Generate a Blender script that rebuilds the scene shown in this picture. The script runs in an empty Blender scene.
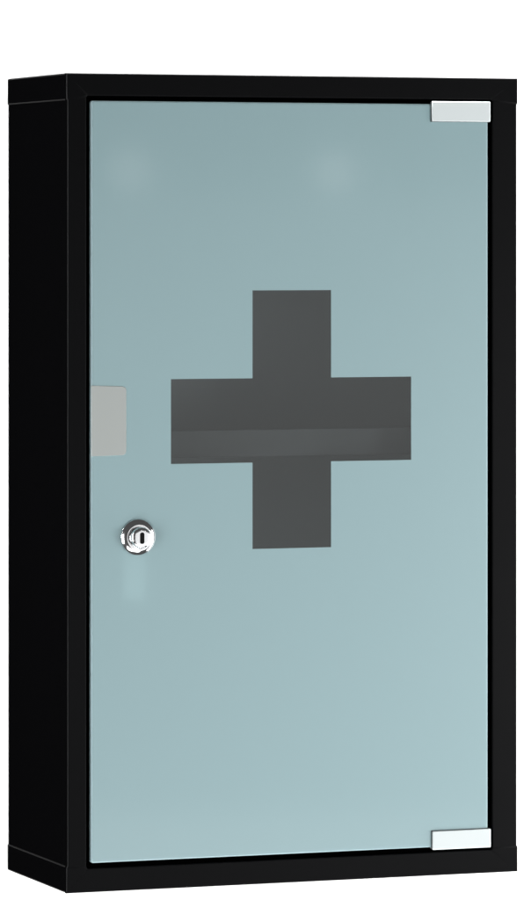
import bpy, bmesh, math, random
from mathutils import Vector, Matrix

S = bpy.context.scene
COL = S.collection
MM = 0.001
W, H, D = 297.8, 500.0, 119.4            # cabinet, millimetres (front face on y=0, wall behind)

# ------------------------------------------------------------------ camera
YAW = 0.3571
DIST, OX, OZ, FPX, CY = 3.0608, -0.0211, 0.1514, 4939.5, 234.78
fw = Vector((math.sin(YAW), math.cos(YAW), 0)); rt = Vector((math.cos(YAW), -math.sin(YAW), 0))
ctr = Vector((W*MM/2, 0, .25))
cam_d = bpy.data.cameras.new("camera"); cam = bpy.data.objects.new("camera", cam_d); COL.objects.link(cam)
cam.location = ctr - fw*DIST + rt*OX + Vector((0, 0, OZ))
cam.rotation_euler = (math.pi/2, 0, -YAW)
cam_d.sensor_fit = 'HORIZONTAL'; cam_d.sensor_width = 36
cam_d.lens = FPX/524*36
cam_d.shift_y = -(450-CY)/524
cam_d.clip_start = 0.05; cam_d.clip_end = 100
S.camera = cam

# ------------------------------------------------------------------ world, lamps, exposure
wd = bpy.data.worlds.new("World"); S.world = wd; wd.use_nodes = True
bg = wd.node_tree.nodes["Background"]
bg.inputs[0].default_value = (1, 1, 1, 1); bg.inputs[1].default_value = 0.07

def area(name, loc, aim, sx, sy, radiance, shape='RECTANGLE', col=(1, 1, 1)):
    l = bpy.data.lights.new(name, 'AREA'); l.shape = shape; l.size = sx; l.size_y = sy
    a = sx*sy*(math.pi/4 if shape in ('DISK', 'ELLIPSE') else 1)
    l.energy = radiance*math.pi*a; l.color = col
    o = bpy.data.objects.new(name, l); COL.objects.link(o)
    o.location = loc
    o.rotation_euler = (Vector(aim)-Vector(loc)).to_track_quat('-Z', 'Y').to_euler()
    return o

AIM = (.15, .05, .25)
area("key_softbox", (1.02, -.88, .09), (.15, .0, .15), .38, .5, 18.5)
area("softbox_low", (.0, -1.0, -.85), (.15, 0, .05), 1.2, .5, 6.2)
area("softbox_left", (-1.75, -1.15, -.1), AIM, .8, 1.3, 8.8)
area("lock_glint_lamp", (1.35, -.36, -.1), AIM, .3, 1.5, 5.0)  # added lamp, gives the lock's ring its glint on the right
# added strip lamps that wash the wall round the cabinet to pure white
def wash(name, loc, aim, sx, sy, rad):
    """strip lamp between the wall and the plane of the door, its long side along the wall"""
    o = area(name, loc, aim, sx, sy, rad)
    z = (Vector(loc)-Vector(aim)).normalized()
    x = Vector((0, 0, 1)) if abs(z.x) > abs(z.z) else Vector((1, 0, 0))
    y = z.cross(x).normalized(); x = y.cross(z).normalized()
    o.rotation_euler = Matrix((x, y, z)).transposed().to_euler()
wash("wash_top", (.30, .05, 1.15), (.30, .12, .50), .9, .06, 380.0)
wash("wash_left", (-.80, .05, .25), (-.10, .12, .25), 1.0, .06, 230.0)
wash("wash_right", (1.10, .05, .25), (.40, .12, .25), 1.0, .06, 90.0)
wash("wash_bottom", (.30, .05, -.75), (.30, .12, -.08), .9, .06, 100.0)
# added broad, dim panels for the reflections the door mirrors towards the camera
def mirrored(dist, z): return (.149+dist*math.sin(YAW), -dist*math.cos(YAW), z)
area("soft_panel", mirrored(1.6, -.16), (.149, 0, -.05), 1.3, 1.2, .85)
area("soft_panel_low", mirrored(1.5, -.38), (.149, 0, .1), .8, .5, 2.0)
for px in (.0402, .1748):                 # two small studio lamps that show as soft spots in the glass
    p = Vector((px, 0, .4405)); v = p - cam.location; v.normalize()
    r = Vector((v.x, -v.y, v.z))
    area("spot_lamp", p + r*1.25, p, .035, .035, 4.6 if px < .1 else 5.2, 'DISK')

S.view_settings.view_transform = 'Standard'; S.view_settings.look = 'None'
S.view_settings.exposure = 0; S.view_settings.gamma = 1
S.render.engine = 'CYCLES'
S.cycles.max_bounces = 10; S.cycles.transparent_max_bounces = 12
S.cycles.caustics_reflective = False; S.cycles.caustics_refractive = False
S.cycles.use_denoising = True

# ------------------------------------------------------------------ materials
def mat(name):
    m = bpy.data.materials.new(name); m.use_nodes = True
    n = m.node_tree.nodes; l = m.node_tree.links
    return m, n, l, n["Principled BSDF"], n["Material Output"]

def bump(n, l, target, scale, strength, dist=.0002, stretch=None):
    tc = n.new("ShaderNodeTexCoord"); mp = n.new("ShaderNodeMapping")
    nz = n.new("ShaderNodeTexNoise"); bp = n.new("ShaderNodeBump")
    if stretch: mp.inputs['Scale'].default_value = stretch
    nz.inputs['Scale'].default_value = scale; nz.inputs['Detail'].default_value = 3
    bp.inputs['Strength'].default_value = strength; bp.inputs['Distance'].default_value = dist
    l.new(tc.outputs['Object'], mp.inputs[0]); l.new(mp.outputs[0], nz.inputs['Vector'])
    l.new(nz.outputs[0], bp.inputs['Height']); l.new(bp.outputs[0], target)
    return nz

def simple(name, col, rough, metal=0, spec=.5, bs=None, rough_var=None):
    m, n, l, p, o = mat(name)
    p.inputs['Base Color'].default_value = (*col, 1); p.inputs['Roughness'].default_value = rough
    p.inputs['Metallic'].default_value = metal; p.inputs['Specular IOR Level'].default_value = spec
    if bs:
        nz = bump(n, l, p.inputs['Normal'], *bs)
    if rough_var:
        t = n.new("ShaderNodeTexCoord"); z = n.new("ShaderNodeTexNoise"); r = n.new("ShaderNodeMapRange")
        z.inputs['Scale'].default_value = rough_var[0]; z.inputs['Detail'].default_value = 5
        r.inputs['To Min'].default_value = rough-rough_var[1]; r.inputs['To Max'].default_value = rough+rough_var[1]
        l.new(t.outputs['Object'], z.inputs['Vector']); l.new(z.outputs[0], r.inputs[0]); l.new(r.outputs[0], p.inputs['Roughness'])
    return m

M_wall = simple("white_wall", (.92, .92, .92), .9, spec=.1)
M_black = simple("black_powder_coat", (.0010, .0011, .0014), .5, spec=.05, bs=(900, .12, .0001), rough_var=(25, .04))
M_side = simple("black_coat_darkened", (.0004, .0004, .00045), .5, spec=.0, bs=(900, .12, .0001))  # same black coat as the front, darkened so the sides look shaded
M_lip = simple("black_lip_highlight", (.0012, .0012, .0012), .45, spec=.008)  # lighter black for the cap bevels, the seam highlight put into the colour
M_in = simple("dark_grey_interior", (.100, .106, .108), .6, spec=.3, bs=(700, .03, .0001))
M_shelf = simple("grey_shelf_paint", (.022, .0225, .024), .7, spec=.2, bs=(700, .02, .0001))
M_clip = simple("satin_nickel", (.51, .55, .555), .5, metal=.04, spec=.15, bs=(400, .1, .0001, (1, 1, 14)))
M_chrome = simple("polished_chrome", (.90, .91, .92), .12, metal=1, rough_var=(300, .02))
M_hole = simple("keyhole_shade", (.003, .003, .003), .6, spec=.1)
M_plate, n, l, p, o = mat("translucent_grey_plastic")
p.inputs['Base Color'].default_value = (.48, .51, .50, 1); p.inputs['Roughness'].default_value = .45; p.inputs['Specular IOR Level'].default_value = .25
tr = n.new("ShaderNodeBsdfTransparent"); tr.inputs[0].default_value = (.88, .86, .84, 1); mx = n.new("ShaderNodeMixShader"); mx.inputs[0].default_value = .48
l.new(p.outputs[0], mx.inputs[1]); l.new(tr.outputs[0], mx.inputs[2]); l.new(mx.outputs[0], o.inputs[0])
M_cam = simple("zinc_cam", (.85, .87, .87), .5, metal=0)
M_screw = simple("bright_screw_steel", (.6, .6, .6), .3, metal=1)
M_edge = simple("pale_glass_edge", (.40, .545, .58), .3, spec=.5)
M_rub = simple("dark_rubber_shade", (.045, .05, .052), .8)

# clear pane: see-through with a reflecting face
M_clear, n, l, p, o = mat("clear_glass")
n.remove(p)
tr = n.new("ShaderNodeBsdfTransparent"); gl = n.new("ShaderNodeBsdfGlossy"); fr = n.new("ShaderNodeFresnel"); mx = n.new("ShaderNodeMixShader")
tr.inputs[0].default_value = (.95, .968, .968, 1); gl.inputs['Roughness'].default_value = .02; gl.inputs[0].default_value = (1, 1, 1, 1)
fr.inputs['IOR'].default_value = 1.5
geo = n.new("ShaderNodeNewGeometry"); inv = n.new("ShaderNodeMath"); inv.operation = 'SUBTRACT'; inv.inputs[0].default_value = 1
mul = n.new("ShaderNodeMath"); mul.operation = 'MULTIPLY'
l.new(geo.outputs['Backfacing'], inv.inputs[1]); l.new(fr.outputs[0], mul.inputs[0]); l.new(inv.outputs[0], mul.inputs[1])
l.new(mul.outputs[0], mx.inputs[0]); l.new(tr.outputs[0], mx.inputs[1]); l.new(gl.outputs[0], mx.inputs[2]); l.new(mx.outputs[0], o.inputs[0])

# frosted coat: pale blue-green scattering layer, partly see-through
M_frost, n, l, p, o = mat("frosted_glass")
p.inputs['Base Color'].default_value = (.325, .473, .500, 1)
p.inputs['Roughness'].default_value = .3; p.inputs['Specular IOR Level'].default_value = .3
p.inputs['Coat Weight'].default_value = .5; p.inputs['Coat Roughness'].default_value = .075
tl = n.new("ShaderNodeBsdfTranslucent"); tl.inputs[0].default_value = (.80, .90, .91, 1)
rf = n.new("ShaderNodeBsdfRefraction"); rf.inputs['Roughness'].default_value = .35; rf.inputs['IOR'].default_value = 1.15
rf.inputs[0].default_value = (.85, .95, .95, 1)
m1 = n.new("ShaderNodeMixShader"); m1.inputs[0].default_value = .25
m2 = n.new("ShaderNodeMixShader"); m2.inputs[0].default_value = .13
l.new(p.outputs[0], m1.inputs[1]); l.new(tl.outputs[0], m1.inputs[2])
l.new(m1.outputs[0], m2.inputs[1]); l.new(rf.outputs[0], m2.inputs[2]); l.new(m2.outputs[0], o.inputs[0])
bump(n, l, p.inputs['Normal'], 1500, .06, .0001)

# rear face of the coat lies on the pane: nothing is seen there
M_pass, n, l, p, o = mat("coat_rear_face")
n.remove(p); tr = n.new("ShaderNodeBsdfTransparent"); tr.inputs[0].default_value = (1, 1, 1, 1); l.new(tr.outputs[0], o.inputs[0])

# ------------------------------------------------------------------ mesh helpers (millimetres in, metres out)
def link(name, bm, m, parent=None, smooth=True, ms=None):
    me = bpy.data.meshes.new(name); bmesh.ops.recalc_face_normals(bm, faces=bm.faces)
    bmesh.ops.scale(bm, vec=(MM, MM, MM), verts=bm.verts)
    bm.to_mesh(me); bm.free()
    for k in ([m] if not ms else ms): me.materials.append(k)
    o = bpy.data.objects.new(name, me); COL.objects.link(o)
    if smooth:
        for f in me.polygons: f.use_smooth = True
        me.set_sharp_from_angle(angle=math.radians(40))
        for f in me.polygons:
            if max(abs(c) for c in f.normal) > .9999 and f.area > 2e-5: f.use_smooth = False
    if parent: o.parent = parent
    return o

def box(bm, x0, x1, y0, y1, z0, z1, bev=0, seg=3, edges=None):
    t = bmesh.new()
    bmesh.ops.create_cube(t, size=1, matrix=Matrix.Translation(((x0+x1)/2, (y0+y1)/2, (z0+z1)/2)) @ Matrix.Diagonal((x1-x0, y1-y0, z1-z0, 1)))
    if bev:
        es = [e for e in t.edges if edges is None or edges(e)]
        bmesh.ops.bevel(t, geom=es, offset=bev, segments=seg, profile=.5, affect='EDGES')
    me = bpy.data.meshes.new("tmp"); t.to_mesh(me); t.free(); bm.from_mesh(me); bpy.data.meshes.remove(me)

def plate(bm, outer, holes, y0, y1, bev=0, seg=2):
    """polygon in x,z with holes, from y0 (front) to y1 (back); front and back rims bevelled"""
    t = bmesh.new(); es = []
    for loop in [outer]+holes:
        vs = [t.verts.new((x, y0, z)) for x, z in loop]
        es += [t.edges.new((vs[i], vs[(i+1) % len(vs)])) for i in range(len(vs))]
    r = bmesh.ops.triangle_fill(t, edges=es, use_beauty=True, use_dissolve=False)
    fs = [g for g in r['geom'] if isinstance(g, bmesh.types.BMFace)]
    bmesh.ops.dissolve_limit(t, angle_limit=.01, verts=t.verts[:], edges=t.edges[:]) if not holes else None
    ex = bmesh.ops.extrude_face_region(t, geom=t.faces[:])
    bmesh.ops.translate(t, vec=(0, y1-y0, 0), verts=[g for g in ex['geom'] if isinstance(g, bmesh.types.BMVert)])
    bmesh.ops.recalc_face_normals(t, faces=t.faces)
    if bev:
        rim = [e for e in t.edges if len(e.link_faces) == 2 and abs(e.verts[0].co.y-e.verts[1].co.y) < 1e-4
               and abs(e.verts[0].co.y-y0) < 1e-4 and e.calc_face_angle() > .5]
        bmesh.ops.bevel(t, geom=rim, offset=bev, segments=seg, profile=.5, affect='EDGES')
    me = bpy.data.meshes.new("tmp"); t.to_mesh(me); t.free(); bm.from_mesh(me); bpy.data.meshes.remove(me)

def rrect(x0, x1, z0, z1, r, k=6):
    pts = []
    for cx, cz, a0 in ((x1-r, z1-r, 0), (x0+r, z1-r, 90), (x0+r, z0+r, 180), (x1-r, z0+r, 270)):
        for i in range(k+1):
            a = math.radians(a0+90*i/k); pts.append((cx+r*math.cos(a), cz+r*math.sin(a)))
    return pts

def lathe(bm, prof, cx, cz, seg=64, cap=True):
    rings = []
    for r, y in prof:
        if r < 1e-6: rings.append([bm.verts.new((cx, y, cz))])
        else: rings.append([bm.verts.new((cx+r*math.cos(2*math.pi*i/seg), y, cz+r*math.sin(2*math.pi*i/seg))) for i in range(seg)])
    for a, b in zip(rings, rings[1:]):
        for i in range(seg):
            j = (i+1) % seg
            if len(b) == 1: bm.faces.new((a[i], a[j], b[0]))
            elif len(a) == 1: bm.faces.new((a[0], b[i], b[j]))
            else: bm.faces.new((a[i], a[j], b[j], b[i]))

# ------------------------------------------------------------------ the setting: a white wall
bm = bmesh.new(); box(bm, -3500, 3800, D+1.5, D+100, -2600, 3200)
wall = link("wall", bm, M_wall, smooth=False); wall['kind'] = 'structure'

# ------------------------------------------------------------------ the cabinet
root = bpy.data.objects.new("first_aid_cabinet", None); COL.objects.link(root)
root.empty_display_size = .05
root['label'] = "black steel first aid cabinet with frosted glass door and dark cross, hung on white wall"
root['category'] = "medicine cabinet"

CH, CP = 16.6, .7                          # end caps: height, how far they stand proud
FD = 3.2                                   # depth of the front frame's fold
GX0, GX1, GZ0, GZ1 = 15.2, 278.0, 17.8, 483.4
OX0, OX1, OZ0, OZ1 = 12.2, 280.9, 14.8, 486.2

# front frame: one folded sheet, stepped out at both end caps
step = 1.0
outl = [(-CP, 0), (W+CP, 0), (W+CP, CH-step), (W, CH), (W, H-CH), (W+CP, H-CH+step), (W+CP, H), (-CP, H), (-CP, H-CH+step), (0, H-CH), (0, CH), (-CP, CH-step)]
bm = bmesh.new()
plate(bm, outl, [rrect(OX0, OX1, OZ0, OZ1, 1.2, 4)], 0, FD, bev=.8, seg=3)
ff = link("front_frame", bm, M_black, root, ms=[M_black, M_side])
for f in ff.data.polygons:
    if abs(f.normal.y) < .5: f.material_index = 1  # fold edges take the darkened black, shade in the colour

# inner return of the opening
bm = bmesh.new()
plate(bm, rrect(OX0-1.0, OX1+1.0, OZ0-1.0, OZ1+1.0, 1.6, 4), [rrect(OX0-.1, OX1+.1, OZ0-.1, OZ1+.1, 1.2, 4)], FD+.05, 5.6)
plate(bm, rrect(OX0-.95, OX1+.95, OZ0-.95, OZ1+.95, 1.6, 4), [rrect(GX0+3.2, GX1-3.2, GZ0+3.2, GZ1-3.2, 1.2, 4)], 5.65, 6.6)
link("door_rebate", bm, M_side, root)

# sides, back
for x0, x1 in ((0, 1.2), (W-1.2, W)):
    bm = bmesh.new(); box(bm, x0, x1, FD+.02, D, CH-.6, H-CH+.6)
    link("side_panel", bm, M_side, root, smooth=False)
for x0, x1 in ((1.3, 2.0), (W-2.0, W-1.3)):
    bm = bmesh.new(); box(bm, x0, x1, 15, D-2.1, CH+.2, H-CH-.2)
    link("inner_lining", bm, M_in, root, smooth=False)
bm = bmesh.new(); box(bm, 2.1, W-2.1, D-2, D-.3, CH+.1, H-CH-.1)
link("back_panel", bm, M_in, root, smooth=False)
# end caps: shallow trays with rounded outer edges and a rolled lip
for nm, z0, z1 in (("top_cap", H-CH, H), ("bottom_cap", 0, CH)):
    bm = bmesh.new()
    box(bm, -CP, W+CP, FD+.02, D+.4, z0, z1, bev=.9, seg=3, edges=lambda e: abs(e.verts[0].co.y-e.verts[1].co.y) > 1 or min(v.co.y for v in e.verts) > 50)
    cap = link(nm, bm, M_side, root, ms=[M_side, M_lip])
    for f in cap.data.polygons:
        if f.area < 1.2e-4 and abs(f.normal.x) > .05 and abs(f.normal.z) > .05: f.material_index = 1
# shelf with a folded front lip
bm = bmesh.new()
SY, SZ = 17, 275.2
box(bm, 2.4, W-2.4, SY+1.0, D-2.3, SZ-1, SZ)
box(bm, 2.4, W-2.4, SY, SY+.98, SZ-11.6, SZ+5.0, bev=.3, seg=2)
link("shelf", bm, M_shelf, root)

# ------------------------------------------------------------------ the glass door
CX0, CX1, CZ0, CZ1 = 66.6, 225.8, 207.3, 367.1
AX0, AX1, AZ0, AZ1 = 120.0, 172.1, 260.7, 312.8
def cross(e=0):
    return [(AX0-e, CZ0-e), (AX1+e, CZ0-e), (AX1+e, AZ0-e), (CX1+e, AZ0-e), (CX1+e, AZ1+e), (AX1+e, AZ1+e), (AX1+e, CZ1+e), (AX0-e, CZ1+e),
            (AX0-e, AZ1+e), (CX0-e, AZ1+e), (CX0-e, AZ0-e), (AX0-e, AZ0-e)]
bm = bmesh.new()
plate(bm, rrect(GX0, GX1, GZ0, GZ1, 1.4, 4), [], .02, 4.2, bev=.85, seg=2)
door = link("glass_door", bm, M_clear, root, ms=[M_clear, M_edge])
for f in door.data.polygons:
    if abs(f.normal.y) < .98: f.material_index = 1
bm = bmesh.new()
plate(bm, rrect(GX0+.8, GX1-.8, GZ0+.8, GZ1-.8, 1.0, 5), [cross()], -.3, .0, bev=.0)
fr_o = link("frosted_coat", bm, M_frost, door, ms=[M_frost, M_pass])
for f in fr_o.data.polygons:
    if f.normal.y > .5: f.material_index = 1
bm = bmesh.new()
plate(bm, cross(-.02), [], -.25, -.02)
link("cross_window", bm, M_clear, door)['label'] = "clear dark cross left unfrosted in the glass"

# hinge clips at the right-hand corners
def clip(x0, x1, z0, z1, tz):
    bm = bmesh.new()
    box(bm, x0, x1, -2.2, -.93, z0, z1, bev=.55, seg=4)
    # return leaf going back into the cabinet above / below the pane
    if tz > 0: box(bm, x0+1, x1-1, -.93, 5.0, GZ1+.25, z1-.2, bev=.2, seg=1)
    else: box(bm, x0+1, x1-1, -.93, 5.0, z0+.2, GZ0-.25, bev=.2, seg=1)
    h = link("hinge_clip", bm, M_clip, root)
    bm = bmesh.new(); box(bm, x0-.35, x1-.4, -.92, -.31, z0+.3 if tz < 0 else z0-.25, z1+.4 if tz < 0 else z1-.3)  # pad widened past the clip as a dark line for its shade
    link("gasket_shade_line", bm, M_rub, h, smooth=False)
clip(239.2, 278.9, 472.4, 485.0, 1)
clip(239.6, 279.2, 16.4, 28.0, -1)

# strike plate on the free edge of the door
bm = bmesh.new()
plate(bm, [(14.9, 266.2)]+rrect(14.9, 37.6, 266.6, 308.6, 2.2, 5)[-12:-6][:0]+[(35.4, 266.6), (36.9, 267.2), (37.6, 268.8), (37.6, 306.6), (37.0, 308.0), (35.2, 308.7), (14.9, 309.4)], [], -.75, -.32, bev=.3, seg=3)
link("strike_plate", bm, M_plate, root)

# lock: chrome rosette, plug with keyhole, cam behind the glass
LX, LZ = 45.2, 216.2
bm = bmesh.new()
lathe(bm, [(5.0, -.32), (11.0, -.32), (11.2, -.45), (11.2, -.9), (10.9, -1.3), (10.0, -1.95), (9.1, -2.5), (8.3, -2.85), (7.6, -3.0), (7.1, -2.95), (6.9, -2.4), (0, -2.4)], LX, LZ)
lock = link("lock", bm, M_chrome, root)
bm = bmesh.new()
lathe(bm, [(6.5, -2.42), (6.35, -7.4), (6.0, -7.95), (5.0, -8.3)], LX, LZ, 48)
circ = [(LX+5.0*math.cos(2*math.pi*i/48), LZ+5.0*math.sin(2*math.pi*i/48)) for i in range(48)]
slot = rrect(LX-1.45, LX+1.45, LZ-3.6, LZ+3.4, 1.2, 4)
es = []
for loop in (circ, slot):
    vs = [bm.verts.new((x, -8.3, z)) for x, z in loop]
    es += [bm.edges.new((vs[i], vs[(i+1) % len(vs)])) for i in range(len(vs))]
bmesh.ops.triangle_fill(bm, edges=es, use_beauty=True)
bmesh.ops.remove_doubles(bm, verts=bm.verts[:], dist=.001)
link("key_plug", bm, M_chrome, lock)
bm = bmesh.new(); box(bm, LX-1.8, LX+1.8, -7.7, -6.9, LZ-4.0, LZ+3.8)  # black block behind the slot paints the shade inside it
link("keyhole", bm, M_hole, lock, smooth=False)
bm = bmesh.new()
plate(bm, rrect(LX-8.2, LX+6.4, 177, 224, 2.0, 5), [], 4.5, 6.3, bev=.3)
link("cam", bm, M_cam, lock)
